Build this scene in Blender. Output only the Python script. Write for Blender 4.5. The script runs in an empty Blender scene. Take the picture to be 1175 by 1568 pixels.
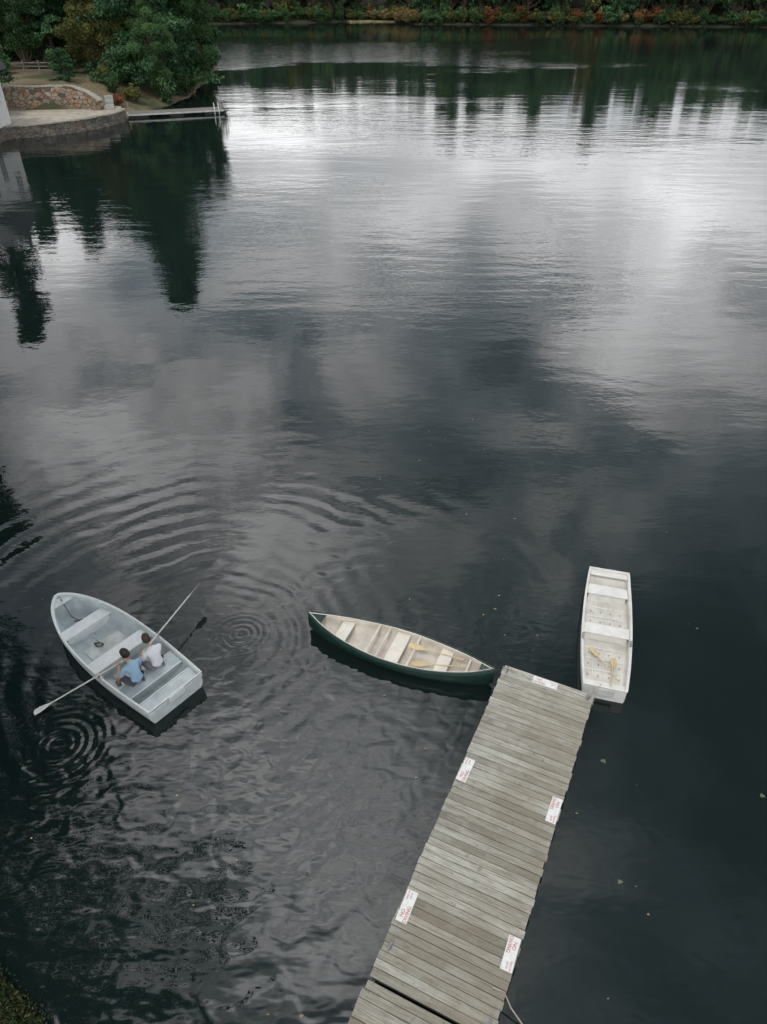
import bpy, bmesh, math, random
import numpy as np
from mathutils import Vector, Matrix
random.seed(7); rng=np.random.default_rng(7)
S=bpy.context.scene
COL=S.collection
R=math.radians

# ------------------------------------------------------------------ helpers
def link(o,parent=None):
    COL.objects.link(o)
    if parent: o.parent=parent
    return o
def empty(name,loc=(0,0,0),rz=0):
    e=bpy.data.objects.new(name,None); e.empty_display_size=.3
    e.location=loc; e.rotation_euler=(0,0,rz); COL.objects.link(e); return e
def mesh_obj(name,verts,faces,mats=(),parent=None,midx=None,smooth=False,cols=None):
    me=bpy.data.meshes.new(name); me.from_pydata([tuple(v) for v in verts],[],[tuple(f) for f in faces])
    for m in mats: me.materials.append(m)
    if midx is not None: me.polygons.foreach_set('material_index',list(midx))
    if smooth: me.polygons.foreach_set('use_smooth',[True]*len(me.polygons))
    if cols is not None:
        a=me.color_attributes.new('Col','FLOAT_COLOR','POINT')
        a.data.foreach_set('color',np.asarray(cols,dtype=np.float32).ravel())
    me.update()
    return link(bpy.data.objects.new(name,me),parent)
def box_vf(cx,cy,cz,sx,sy,sz,rz=0):
    v=[];c,s=math.cos(rz),math.sin(rz)
    for dz in(-1,1):
        for dx,dy in((-1,-1),(1,-1),(1,1),(-1,1)):
            x,y=dx*sx/2,dy*sy/2
            v.append((cx+x*c-y*s,cy+x*s+y*c,cz+dz*sz/2))
    f=[(0,3,2,1),(4,5,6,7),(0,1,5,4),(1,2,6,5),(2,3,7,6),(3,0,4,7)]
    return v,f
def boxes(name,lst,mats,parent=None,bevel=0,cols=None):
    V=[];F=[];C=[]
    for i,b in enumerate(lst):
        v,f=box_vf(*b); o=len(V); V+=v; F+=[tuple(k+o for k in q) for q in f]
        if cols is not None: C+=[cols[i]]*8
    o=mesh_obj(name,V,F,mats,parent,cols=C if cols is not None else None)
    if bevel:
        m=o.modifiers.new('b','BEVEL'); m.width=bevel; m.segments=2; m.limit_method='ANGLE'
    return o
def tube(name,pts,r,mat,parent=None,cyclic=False,res=3,radii=None):
    cu=bpy.data.curves.new(name,'CURVE'); cu.dimensions='3D'; cu.bevel_depth=r; cu.bevel_resolution=res
    sp=cu.splines.new('POLY'); sp.points.add(len(pts)-1)
    for i,p in enumerate(pts):
        sp.points[i].co=(*p,1)
        if radii: sp.points[i].radius=radii[i]
    sp.use_cyclic_u=cyclic; cu.use_fill_caps=True; cu.materials.append(mat)
    return link(bpy.data.objects.new(name,cu),parent)

class NT:
    def __init__(s,nt): s.nt=nt; nt.nodes.clear()
    def n(s,t,**k):
        x=s.nt.nodes.new(t)
        for a,b in k.items(): setattr(x,a,b)
        return x
    def l(s,a,b): s.nt.links.new(a,b)
    def inp(s,sock,v):
        if isinstance(v,(int,float)): sock.default_value=v
        elif isinstance(v,tuple): sock.default_value=v
        else: s.l(v,sock)
    def m(s,op,a,b=None,c=None,clamp=False):
        x=s.n('ShaderNodeMath',operation=op,use_clamp=clamp)
        s.inp(x.inputs[0],a)
        if b is not None: s.inp(x.inputs[1],b)
        if c is not None: s.inp(x.inputs[2],c)
        return x.outputs[0]
    def vm(s,op,a,b=None):
        x=s.n('ShaderNodeVectorMath',operation=op); s.inp(x.inputs[0],a)
        if b is not None: s.inp(x.inputs[1],b)
        return x.outputs['Vector']
    def noise(s,vec,scale,detail=3,rough=.5,dist=0):
        x=s.n('ShaderNodeTexNoise'); s.l(vec,x.inputs['Vector'])
        x.inputs['Scale'].default_value=scale; x.inputs['Detail'].default_value=detail
        x.inputs['Roughness'].default_value=rough; x.inputs['Distortion'].default_value=dist
        return x
    def ss(s,v,a,b,lo=0.,hi=1.):
        x=s.n('ShaderNodeMapRange',interpolation_type='SMOOTHSTEP'); s.inp(x.inputs[0],v)
        x.inputs[1].default_value=a;x.inputs[2].default_value=b;x.inputs[3].default_value=lo;x.inputs[4].default_value=hi
        return x.outputs[0]
    def mix(s,f,a,b,bt='MIX'):
        x=s.n('ShaderNodeMix',data_type='RGBA',blend_type=bt)
        s.inp(x.inputs[0],f); s.inp(x.inputs[6],a); s.inp(x.inputs[7],b); return x.outputs[2]
def rgb(r,g,b): return (r,g,b,1.)
def new_mat(name):
    m=bpy.data.materials.new(name); m.use_nodes=True; return m,NT(m.node_tree)
def finish(t,col,rough=.6,normal=None,metal=0.,spec=None,ior=None):
    p=t.n('ShaderNodeBsdfPrincipled'); o=t.n('ShaderNodeOutputMaterial')
    t.inp(p.inputs['Base Color'],col); t.inp(p.inputs['Roughness'],rough); t.inp(p.inputs['Metallic'],metal)
    if normal is not None: t.l(normal,p.inputs['Normal'])
    if spec is not None: p.inputs['Specular IOR Level'].default_value=spec
    if ior: p.inputs['IOR'].default_value=ior
    t.l(p.outputs[0],o.inputs[0]); return p
def simple(name,c1,c2,scale=6,rough=.6,bump=.0,metal=0.,stretch=(1,1,1),detail=4):
    m,t=new_mat(name); tc=t.n('ShaderNodeTexCoord').outputs['Object']
    v=t.vm('MULTIPLY',tc,tuple(stretch)); nz=t.noise(v,scale,detail,.6)
    f=t.ss(nz.outputs[0],.3,.7); col=t.mix(f,rgb(*c1),rgb(*c2)); nrm=None
    if bump:
        b=t.n('ShaderNodeBump'); b.inputs['Distance'].default_value=bump; t.l(nz.outputs[0],b.inputs['Height']); nrm=b.outputs[0]
    finish(t,col,rough,nrm,metal); return m

# ------------------------------------------------------------------ camera
cam=bpy.data.cameras.new('camera'); co=bpy.data.objects.new('camera',cam); COL.objects.link(co)
co.location=(0,0,13.2); co.rotation_euler=(R(53.13),0,0)
cam.sensor_fit='VERTICAL'; cam.sensor_height=36; cam.sensor_width=36; cam.lens=25.23; cam.clip_end=3000
S.camera=co
S.view_settings.view_transform='Standard'; S.view_settings.look='None'; S.view_settings.exposure=0

# ------------------------------------------------------------------ sky
SUN_EL,SUN_AZ=R(58),R(200)
w=bpy.data.worlds.new('World'); S.world=w; w.use_nodes=True
t=NT(w.node_tree)
gen=t.n('ShaderNodeTexCoord').outputs['Generated']
sep=t.n('ShaderNodeSeparateXYZ'); t.l(gen,sep.inputs[0]); X,Y,Z=sep.outputs
deg=57.2958
den=t.m('ADD',t.m('MAXIMUM',Z,0.),.22)
cmb=t.n('ShaderNodeCombineXYZ'); t.l(t.m('DIVIDE',X,den),cmb.inputs[0]); t.l(t.m('DIVIDE',Y,den),cmb.inputs[1])
plane=cmb.outputs[0]
nA=t.noise(plane,1.5,4,.58,.3); nB=t.noise(plane,2.3,5,.6,.5)
sc=t.n('ShaderNodeSeparateColor'); t.l(nA.outputs['Color'],sc.inputs[0])
az=t.m('MULTIPLY',t.m('ARCTAN2',X,Y),deg); el=t.m('MULTIPLY',t.m('ARCSINE',Z),deg)
azw=t.m('MULTIPLY_ADD',t.m('SUBTRACT',sc.outputs[0],.5),24,az)
dW=t.m('MULTIPLY',t.m('SUBTRACT',sc.outputs[1],.5),20)
elw=t.m('ADD',t.m('MULTIPLY',dW,t.ss(el,5,30,.22,1)),el)
blobs=[(-5.4,8.6,6,2.2,1.3),(8,10.4,9,2.8,.65),(22,14.2,7,3.8,1.0),(-22.6,13.8,4.5,4,1.6),(15,12.5,7,3,.5),(2,16,10,4,.75),
 (17,26,6,9,1.9),(-24,31,15,7,1.8),(-10,38,11,5,1.9),(13,39,12,3.5,1.5),(-18,56,24,13,3.7),(-4,67,30,9,2.9),(28,20,7,6,1.2),(-4,26,9,4,.9)]
tot=None
for a0,e0,sa,se,amp in blobs:
    u=t.m('MULTIPLY',t.m('SUBTRACT',azw,a0),1/sa); v=t.m('MULTIPLY',t.m('SUBTRACT',elw,e0),1/se)
    q=t.m('ADD',t.m('MULTIPLY',u,u),t.m('MULTIPLY',v,v))
    g=t.m('MULTIPLY',t.m('EXPONENT',t.m('MULTIPLY',q,-1.)),amp)
    tot=g if tot is None else t.m('ADD',tot,g)
low=t.ss(elw,28,13,0,.92)
mod=t.ss(nB.outputs[0],.36,.64,.38,1.45)
modl=t.m('ADD',t.m('MULTIPLY',t.m('SUBTRACT',mod,.95),t.ss(el,9,26,.45,1)),.95)
back=t.ss(Y,-.05,-.4,0,.60)
lum=t.m('ADD',t.m('MULTIPLY',t.m('ADD',t.m('ADD',tot,low),.34),modl),back)
ccol=t.mix(t.ss(lum,.25,1.6),rgb(.84,.97,1.09),rgb(1.0,.995,1.0))
vs=t.n('ShaderNodeVectorMath',operation='SCALE'); t.l(ccol,vs.inputs[0]); t.l(t.m('MULTIPLY',lum,10.),vs.inputs['Scale'])
sky=t.n('ShaderNodeTexSky',sky_type='NISHITA'); sky.sun_disc=False; sky.sun_elevation=SUN_EL; sky.sun_rotation=SUN_AZ
mx=t.mix(.91,sky.outputs[0],vs.outputs[0])
bg=t.n('ShaderNodeBackground'); t.l(mx,bg.inputs[0]); bg.inputs[1].default_value=.1
wo=t.n('ShaderNodeOutputWorld'); t.l(bg.outputs[0],wo.inputs[0])

sl=bpy.data.lights.new('sun','SUN'); sl.energy=1.3; sl.angle=R(14); sl.color=(1,.95,.88)
so=bpy.data.objects.new('sun',sl); COL.objects.link(so)
d=Vector((math.sin(SUN_AZ)*math.cos(SUN_EL),math.cos(SUN_AZ)*math.cos(SUN_EL),math.sin(SUN_EL)))
so.rotation_euler=d.to_track_quat('Z','Y').to_euler(); so.location=(0,-20,60)

# ------------------------------------------------------------------ ground
lake=np.array([(-5.5,4.2),(-4.6,2.6),(-2,1.6),(3,1.5),(25,0),(80,15),(140,80),(160,180),(150,262),(118,266),(60,275),(10,283),(4,296),(-4,303),(-14,299),
(-22,292),(-50,285),(-75,280),(-70,200),(-45,165),(-29.5,150),(-27,125),(-26,108),(-28.5,97),(-29.5,91),(-31,86),(-35,81.5),(-40,79.3),(-44,76),(-41,70),(-36,62),(-24.5,40),(-15.5,18),(-10.8,9),(-7.6,5.6),(-6.3,4.8)])
def sdist(px,py,poly=lake):
    px=np.asarray(px,float);py=np.asarray(py,float)
    dmin=np.full(px.shape,1e9); ins=np.zeros(px.shape,bool)
    n=len(poly)
    for i in range(n):
        x1,y1=poly[i];x2,y2=poly[(i+1)%n]
        ex,ey=x2-x1,y2-y1; L=ex*ex+ey*ey
        tt=np.clip(((px-x1)*ex+(py-y1)*ey)/L,0,1)
        dmin=np.minimum(dmin,np.hypot(px-(x1+tt*ex),py-(y1+tt*ey)))
        c=((y1>py)!=(y2>py))&(px<(x2-x1)*(py-y1)/((y2-y1) if y2!=y1 else 1e-9)+x1)
        ins^=c
    return np.where(ins,-dmin,dmin)
def gh(px,py):
    px=np.asarray(px,float);py=np.asarray(py,float)
    wob=.6*np.sin(px*.9+py*.5)+.4*np.sin(px*.37-py*1.1)
    dd=sdist(px,py)+np.where(((py>75)&(py<98)&(px<-20))|(py<12),0,wob*.5)
    h=np.where(dd>0,np.minimum(.05+dd*.30,3.0),np.maximum(dd*.35,-2.2))
    h=h+np.where(dd>2,.12*np.sin(px*.31)*np.cos(py*.27),0)
    h=h+np.where(py>200,np.clip((dd-8)*.30,0,22),0)
    ter=(px<-27.5)&(px>-53)&(py>68)&(py<91.2)&(dd>-.5)
    h=np.where(ter,np.minimum(h,.45),h)
    return h
xs=np.concatenate([np.arange(-700,-90,30),np.arange(-90,-14,1.4),np.arange(-14,-2,.5),np.arange(-2,30,1.4),np.arange(30,200,6),np.arange(200,800,50)])
ys=np.concatenate([np.arange(-300,-20,30),np.arange(-20,1,1.4),np.arange(1,12,.5),np.arange(12,140,1.4),np.arange(140,330,4),np.arange(330,1200,60)])
gx,gy=np.meshgrid(xs,ys); gz=gh(gx,gy)
nx,ny=len(xs),len(ys)
V=np.stack([gx.ravel(),gy.ravel(),gz.ravel()],1)
ii=np.arange(nx*ny).reshape(ny,nx)
F=np.stack([ii[:-1,:-1].ravel(),ii[:-1,1:].ravel(),ii[1:,1:].ravel(),ii[1:,:-1].ravel()],1)
m,t=new_mat('ground_soil_grass'); tc=t.n('ShaderNodeTexCoord').outputs['Object']
n1=t.noise(tc,.12,4,.6); n2=t.noise(tc,3.,4,.7)
c=t.mix(t.ss(n1.outputs[0],.38,.56),rgb(.06,.075,.03),rgb(.24,.19,.11)); c=t.mix(t.ss(n2.outputs[0],.4,.75,0,.6),c,rgb(.07,.06,.03))
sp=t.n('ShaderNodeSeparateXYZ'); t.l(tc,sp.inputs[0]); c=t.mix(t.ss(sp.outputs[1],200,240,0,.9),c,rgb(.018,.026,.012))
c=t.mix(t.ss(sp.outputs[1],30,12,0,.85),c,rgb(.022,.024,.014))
b=t.n('ShaderNodeBump'); b.inputs['Distance'].default_value=.15; t.l(n2.outputs[0],b.inputs['Height'])
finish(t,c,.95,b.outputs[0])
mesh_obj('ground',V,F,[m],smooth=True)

# ------------------------------------------------------------------ water
m,t=new_mat('lake_water')
P=t.n('ShaderNodeNewGeometry').outputs['Position']
sp=t.n('ShaderNodeSeparateXYZ'); t.l(P,sp.inputs[0]); x,y,_=sp.outputs
nw=t.noise(P,.26,2,.5); nws=t.n('ShaderNodeSeparateColor'); t.l(nw.outputs['Color'],nws.inputs[0])
def ring(cx,cy,chirp,k,r0,r1,r2,amp,lam0,warp=.35,ch=0):
    dx=t.m('SUBTRACT',x,cx); dy=t.m('SUBTRACT',y,cy)
    r=t.m('SQRT',t.m('ADD',t.m('MULTIPLY',dx,dx),t.m('MULTIPLY',dy,dy)))
    rw=t.m('MULTIPLY_ADD',t.m('SUBTRACT',nws.outputs[ch],.5),warp,r)
    rw=t.m('MAXIMUM',rw,.001)
    if chirp: ph=t.m('MULTIPLY',t.m('LOGARITHM',t.m('MULTIPLY_ADD',rw,chirp,1.),math.e),k)
    else: ph=t.m('MULTIPLY',rw,k)
    wv=t.m('SINE',ph)
    lam=t.m('MULTIPLY_ADD',rw,(6.2832/k) if chirp else 0.,lam0)
    env=t.m('MULTIPLY',t.ss(r,r0,r1),t.ss(r,r1+.1,r2,1,0))
    return t.m('MULTIPLY',t.m('MULTIPLY',wv,env),t.m('MULTIPLY',lam,amp))
nf=t.noise(t.vm('MULTIPLY',P,(.75,1.,1.)),2.7,1,.5,.5)
nm=t.noise(t.vm('MULTIPLY',P,(.42,1.,1.)),1.5,3,.6)
nl=t.noise(t.vm('MULTIPLY',P,(.35,1.,1.)),.55,1,.5)
nms=t.n('ShaderNodeSeparateColor'); t.l(nm.outputs['Color'],nms.inputs[0])
modf=t.m('MULTIPLY',t.ss(nws.outputs[2],.38,.60,.08,1),t.ss(nms.outputs[1],.3,.6,.35,1))
leftm=t.ss(x,1.5,-3.5,.25,1)
h1=ring(-4.6,12.2,.36,6.2832/.085,.6,3.5,14.0,.0115,.20,1.7); h1=t.m('MULTIPLY',t.m('MULTIPLY',h1,modf),leftm)
h2=ring(-6.96,9.3,0,6.2832/.19,.0,.25,1.5,.014,.17,.7,1)
h3=ring(-3.55,12.5,0,6.2832/.16,.0,.2,1.0,.005,.16,.5,1)
h4=ring(-1.0,12.6,.3,6.2832/.11,1.0,2.5,8.5,.0038,.2,2.2,1); h4=t.m('MULTIPLY',h4,modf)
side=t.m('ADD',t.m('MULTIPLY',t.m('SUBTRACT',x,3.7),.904),t.m('MULTIPLY',t.m('SUBTRACT',y,10.7),-.427))
left=t.ss(side,.8,-2.,.16,1)
near=t.m('MULTIPLY',left,t.ss(y,15,10.5,.12,1))
bl=t.m('MULTIPLY',t.ss(x,-1.5,-6,0,1),t.ss(y,12,8,0,1))
nearA=t.m('MULTIPLY',near,t.m('MULTIPLY_ADD',bl,.7,.9))
patch=t.noise(t.vm('MULTIPLY',P,(.55,1,1)),.035,2,.5,.5)
pf=t.ss(patch.outputs[0],.44,.60)
far=t.m('MULTIPLY',t.ss(y,22,75,.08,.32),t.ss(y,105,140,1,.18))
farA=t.m('MULTIPLY',far,t.m('MULTIPLY_ADD',pf,1.1,.25))
xw=t.m('MULTIPLY_ADD',t.m('SUBTRACT',patch.outputs[0],.5),110,x)
yw=t.m('MULTIPLY_ADD',t.m('SUBTRACT',patch.outputs[0],.5),60,y)
band=t.m('MULTIPLY',t.m('MULTIPLY',t.ss(yw,140,150),t.ss(yw,222,205)),t.ss(xw,55,20,.08,1))
farA=t.m('ADD',farA,t.m('MULTIPLY',band,.95))
rt=t.m('MULTIPLY',t.ss(xw,4,22),t.m('MULTIPLY',t.ss(y,15,24),t.ss(y,110,70)))
farA=t.m('ADD',farA,t.m('MULTIPLY',rt,.14))
H=t.m('MULTIPLY',t.m('MULTIPLY',nf.outputs[0],nearA),.017)
H=t.m('ADD',H,t.m('MULTIPLY',nm.outputs[0],t.m('ADD',t.m('MULTIPLY',nearA,.015),t.m('MULTIPLY',farA,.065))))
H=t.m('ADD',H,t.m('MULTIPLY',nl.outputs[0],t.m('MULTIPLY_ADD',farA,.08,.008)))
for q in(h1,h2,h3,h4): H=t.m('ADD',H,q)
b=t.n('ShaderNodeBump'); b.inputs['Distance'].default_value=1.; b.inputs['Strength'].default_value=1.; t.l(H,b.inputs['Height'])
finish(t,rgb(.0065,.0130,.0125),t.ss(y,30,160,.015,.06),b.outputs[0],ior=1.46)
wv=[(-200,-20,0),(260,-20,0),(260,420,0),(-200,420,0)]
mesh_obj('water',wv,[(0,1,2,3)],[m])

# ------------------------------------------------------------------ foliage
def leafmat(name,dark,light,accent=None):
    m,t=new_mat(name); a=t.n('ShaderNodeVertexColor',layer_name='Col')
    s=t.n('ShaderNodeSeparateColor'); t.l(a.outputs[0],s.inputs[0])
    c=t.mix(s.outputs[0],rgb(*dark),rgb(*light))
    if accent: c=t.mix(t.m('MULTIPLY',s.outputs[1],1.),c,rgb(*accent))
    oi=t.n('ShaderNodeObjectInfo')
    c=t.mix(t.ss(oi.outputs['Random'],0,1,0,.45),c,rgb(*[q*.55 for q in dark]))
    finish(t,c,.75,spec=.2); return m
bark=simple('bark',(.07,.05,.036),(.15,.115,.085),4,.9,.03,stretch=(3,3,.6))
M_green=leafmat('foliage_green',(.024,.066,.028),(.095,.200,.070),(.15,.15,.04))
M_pine=leafmat('foliage_pine',(.020,.060,.030),(.088,.190,.080))
M_olive=leafmat('foliage_olive',(.05,.07,.02),(.16,.17,.05),(.26,.15,.04))
M_rust=leafmat('foliage_rust',(.11,.045,.018),(.30,.13,.05),(.24,.17,.05))
M_gold=leafmat('foliage_gold',(.14,.11,.045),(.38,.29,.12),(.2,.16,.06))
M_weed=leafmat('foliage_weed',(.014,.024,.010),(.050,.075,.028),(.11,.09,.03))
def cyl(p0,p1,r0,r1,n=6):
    p0=np.array(p0,float);p1=np.array(p1,float);d=p1-p0;d/=max(np.linalg.norm(d),1e-6)
    u=np.cross(d,(0.3,.9,.1));u/=np.linalg.norm(u);v=np.cross(d,u)
    V=[];
    for p,r in((p0,r0),(p1,r1)):
        for k in range(n):
            a=2*math.pi*k/n; V.append(p+r*(math.cos(a)*u+math.sin(a)*v))
    return V,[(k,(k+1)%n,n+(k+1)%n,n+k) for k in range(n)]
def quads(C,size,shade,acc,rg,flat=0.):
    n=len(C)
    a=rg.normal(size=(n,3)); a/=np.linalg.norm(a,axis=1)[:,None]
    b=rg.normal(size=(n,3))
    b-= (a*b).sum(1)[:,None]*a; b/=np.linalg.norm(b,axis=1)[:,None]
    s=size*rg.uniform(.6,1.3,n)[:,None]
    V=np.stack([C-a*s,C-b*s*.45+a*s*.1,C+a*s,C+b*s*.45],1).reshape(-1,3)
    F=np.arange(4*n).reshape(n,4)
    col=np.zeros((n,4,4)); col[:,:,0]=np.clip(shade,0,1)[:,None]; col[:,:,1]=acc[:,None]; col[:,:,3]=1
    return V,F,col.reshape(-1,4)
def tree_mesh(name,kind,H,Rr,zb,nl,size,mat,seed,K=46):
    rg=np.random.default_rng(seed); V=[];F=[]
    def add(v,f):
        o=len(V); V.extend(v); F.extend([tuple(i+o for i in q) for q in f])
    tr=H*.017+.06
    pts=[np.array([rg.normal()*.02*z,rg.normal()*.02*z,z]) for z in np.linspace(-.4,H*.93,8)]
    pts[0][:2]=0
    for i in range(7): add(*cyl(pts[i],pts[i+1],tr*(1-i/8)*(1.5 if i==0 else 1),tr*(1-(i+1)/8),7))
    def tp(z): 
        k=np.clip((z+.4)/(H*.93+.4)*7,0,6.99); i=int(k); return pts[i]+(pts[i+1]-pts[i])*(k-i)
    if kind=='broad':
        cs=[];sh=[]
        while len(cs)<K:
            q=rg.normal(size=3); q/=np.linalg.norm(q); q*=rg.uniform(.35,1.)**.6
            lump=.78+.3*math.sin(q[0]*5+seed)+.14*math.sin(q[1]*7+q[2]*4+seed*2)
            q=q*lump
            zc=(zb+H)/2; c=np.array([q[0]*Rr,q[1]*Rr,zc+q[2]*(H-zb)/2])
            if c[2]<zb*.8: continue
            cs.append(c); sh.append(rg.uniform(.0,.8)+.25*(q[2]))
        for c in cs:
            z0=max(zb*.6,c[2]-rg.uniform(.15,.35)*(H-zb)); b0=tp(z0)
            midp=(b0+c)/2+np.array([0,0,-.04*H])
            add(*cyl(b0,midp,tr*.38,tr*.22,5)); add(*cyl(midp,c,tr*.22,tr*.06,4))
        per=nl//K; C=[];SH=[];AC=[]
        for c,s in zip(cs,sh):
            rad=Rr*rg.uniform(.20,.36)*(46/K)**.33
            q=rg.normal(size=(per,3)); q*= (rg.uniform(0,1,per)**.5/np.linalg.norm(q,axis=1))[:,None]
            q*=np.array([rad,rad,rad*.72]); C.append(c+q); 
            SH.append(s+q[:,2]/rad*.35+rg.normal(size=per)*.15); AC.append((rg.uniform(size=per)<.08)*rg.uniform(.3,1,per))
    else:
        C=[];SH=[];AC=[]
        nb=int(H*5.0); per=max(6,nl//nb)
        for k in range(nb):
            f=((k+rg.uniform())/nb)**1.0; z=zb+(H*.98-zb)*f
            rr=Rr*(max(1-f,0)**.75)*rg.uniform(.55,1.12)+.25
            a=rg.uniform(0,2*math.pi); b0=tp(z); droop=rg.uniform(-.05,.30)
            e=b0+np.array([math.cos(a)*rr,math.sin(a)*rr,-droop*rr])
            add(*cyl(b0,e,tr*.22*(1-f)+.02,.015,4))
            u=rg.uniform(.15,1,per)**.75
            p=b0+(e-b0)*u[:,None]; sprd=.10*Rr*(1.15-u*.6)
            p+=rg.normal(size=(per,3))*sprd[:,None]*np.array([1,1,.45]); p[:,2]-=rg.uniform(0,.12*Rr,per)*.5
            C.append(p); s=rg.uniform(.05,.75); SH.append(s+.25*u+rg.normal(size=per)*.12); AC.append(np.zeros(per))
    C=np.concatenate(C);SH=np.concatenate(SH);AC=np.concatenate(AC)
    LV,LF,LC=quads(C,size,SH,AC,rg)
    o=len(V); nb_=len(F)
    AV=np.concatenate([np.array(V),LV]); AF=F+[tuple(q) for q in (LF+o)]
    cols=np.concatenate([np.tile([.3,0,0,1],(o,1)),LC])
    me=bpy.data.meshes.new(name); me.from_pydata(AV.tolist(),[],AF)
    me.materials.append(bark); me.materials.append(mat)
    me.polygons.foreach_set('material_index',[0]*nb_+[1]*len(LF))
    a=me.color_attributes.new('Col','FLOAT_COLOR','POINT'); a.data.foreach_set('color',cols.astype(np.float32).ravel())
    me.update(); return me
def put(name,me,x,y,sc=1.,rz=None,parent=None,z=None,sz=None):
    o=bpy.data.objects.new(name,me)
    o.location=(x,y,float(gh(x,y)) if z is None else z)
    o.rotation_euler=(0,0,random.uniform(0,6.28) if rz is None else rz); o.scale=(sc,sc,sz or sc)
    return link(o,parent)
# left shore individual trees
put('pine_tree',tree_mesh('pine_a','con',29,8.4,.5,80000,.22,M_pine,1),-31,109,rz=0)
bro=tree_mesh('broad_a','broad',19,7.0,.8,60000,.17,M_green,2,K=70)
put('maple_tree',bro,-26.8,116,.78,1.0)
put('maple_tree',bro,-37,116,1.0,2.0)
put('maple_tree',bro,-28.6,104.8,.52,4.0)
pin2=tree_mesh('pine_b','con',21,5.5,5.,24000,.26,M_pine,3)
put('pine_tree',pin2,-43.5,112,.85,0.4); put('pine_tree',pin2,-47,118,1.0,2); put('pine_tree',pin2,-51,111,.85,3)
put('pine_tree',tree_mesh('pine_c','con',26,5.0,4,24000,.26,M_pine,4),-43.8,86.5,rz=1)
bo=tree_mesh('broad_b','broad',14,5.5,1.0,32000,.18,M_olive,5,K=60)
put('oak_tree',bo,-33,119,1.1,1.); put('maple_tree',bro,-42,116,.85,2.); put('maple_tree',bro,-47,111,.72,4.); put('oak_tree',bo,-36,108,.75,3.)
# forest behind left shore
fr=empty('forest',(0,0,0))
fm=[tree_mesh('ft1','broad',18,6,.6,7000,.48,M_green,11),tree_mesh('ft2','con',22,5.5,1,7000,.48,M_pine,12),tree_mesh('ft3','broad',16,6,.5,7000,.48,M_green,13),
    tree_mesh('ft4','broad',17,5.5,.5,7000,.5,M_olive,14)]
k=0
for i in range(900):
    xx=random.uniform(-110,-28); yy=random.uniform(120,205)
    dd=float(sdist(xx,yy))
    if dd<1.2 or (dd>14 and yy>150) : continue
    if random.random()<.35: continue
    put('forest_tree_%d'%k,random.choice(fm[:3]),xx,yy,random.uniform(.65,.95),parent=fr); k+=1
    if k>70: break
# distant tree line
dl=empty('distant_tree_line')
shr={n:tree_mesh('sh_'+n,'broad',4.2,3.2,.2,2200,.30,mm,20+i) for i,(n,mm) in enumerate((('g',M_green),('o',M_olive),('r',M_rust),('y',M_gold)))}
def shorepts(step):
    out=[]
    seg=[(165,215),(150,262),(118,266),(60,275),(10,283),(4,296),(-4,303),(-14,299),(-22,292),(-50,285),(-75,280),(-90,262)]
    for (x1,y1),(x2,y2) in zip(seg,seg[1:]):
        L=math.hypot(x2-x1,y2-y1); n=max(1,int(L/step))
        for i in range(n):
            f=(i+random.random())/n
            out.append((x1+(x2-x1)*f,y1+(y2-y1)*f))
    return out
k=0
for row,(off,st) in enumerate(((5,4.6),(11,5.5),(19,7))):
    for px,py in shorepts(st):
        yy=py+off+random.uniform(-2,2.5)
        if row==0 and -8<px<12: continue
        if float(sdist(px,yy))<1: continue
        me=random.choices(fm,(4,2,4,1.0))[0]; s_=random.uniform(.85,1.25)
        put('distant_tree_%d'%k,me,px+random.uniform(-2,2),yy,s_,parent=dl,sz=s_*random.uniform(1.0,1.30)); k+=1
for rep in range(2):
    for px,py in shorepts(2.8):
        yy=py+random.uniform(.3,4.0)
        if float(sdist(px,yy))<.0: continue
        if -8<px<13: s=random.choices('yog',(4,1,.6))[0]
        elif px>30: s=random.choices('gory',(5,3.2,1.9,.6))[0]
        else: s=random.choices('gory',(7,2.2,.3,.2))[0]
        put('shore_shrub_%d'%k,shr[s],px,yy,random.uniform(.55,1.15),parent=dl,sz=random.uniform(.5,1.1)); k+=1
# shrubs along the left shore
sb=empty('shoreline_shrubs')
for i,(px,py,s,sc) in enumerate([(-27.5,104,'g',.7),(-27,109,'g',.7),(-27,114,'g',.9),(-28,120,'g',.9),(-29,127,'g',1),(-30,134,'o',.9),(-30.5,141,'g',1),(-31,148,'g',1),
      (-30.5,99.5,'o',.45),(-31,96,'r',.3),(-35,104,'o',.45),(-41,107,'g',.6),(-48,105,'g',.7),(-52,103,'o',.6),(-33,101,'g',.4)]):
    put('shrub_%d'%i,shr[s],px,py,sc,parent=sb)
put('juniper_bush',tree_mesh('jun','con',3.4,2.0,.1,9000,.12,M_pine,31),-38.2,100.5,1.)
# big trees on near left bank (seen mirrored in the lake)
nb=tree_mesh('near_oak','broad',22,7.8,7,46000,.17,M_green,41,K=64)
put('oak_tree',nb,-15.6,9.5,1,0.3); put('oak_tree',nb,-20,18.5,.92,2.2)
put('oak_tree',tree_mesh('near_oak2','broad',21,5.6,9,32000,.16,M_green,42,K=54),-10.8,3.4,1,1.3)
put('oak_tree',tree_mesh('near_oak3','broad',15,4.6,3,22000,.19,M_green,43),-25.6,31,1,1.3)
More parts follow.
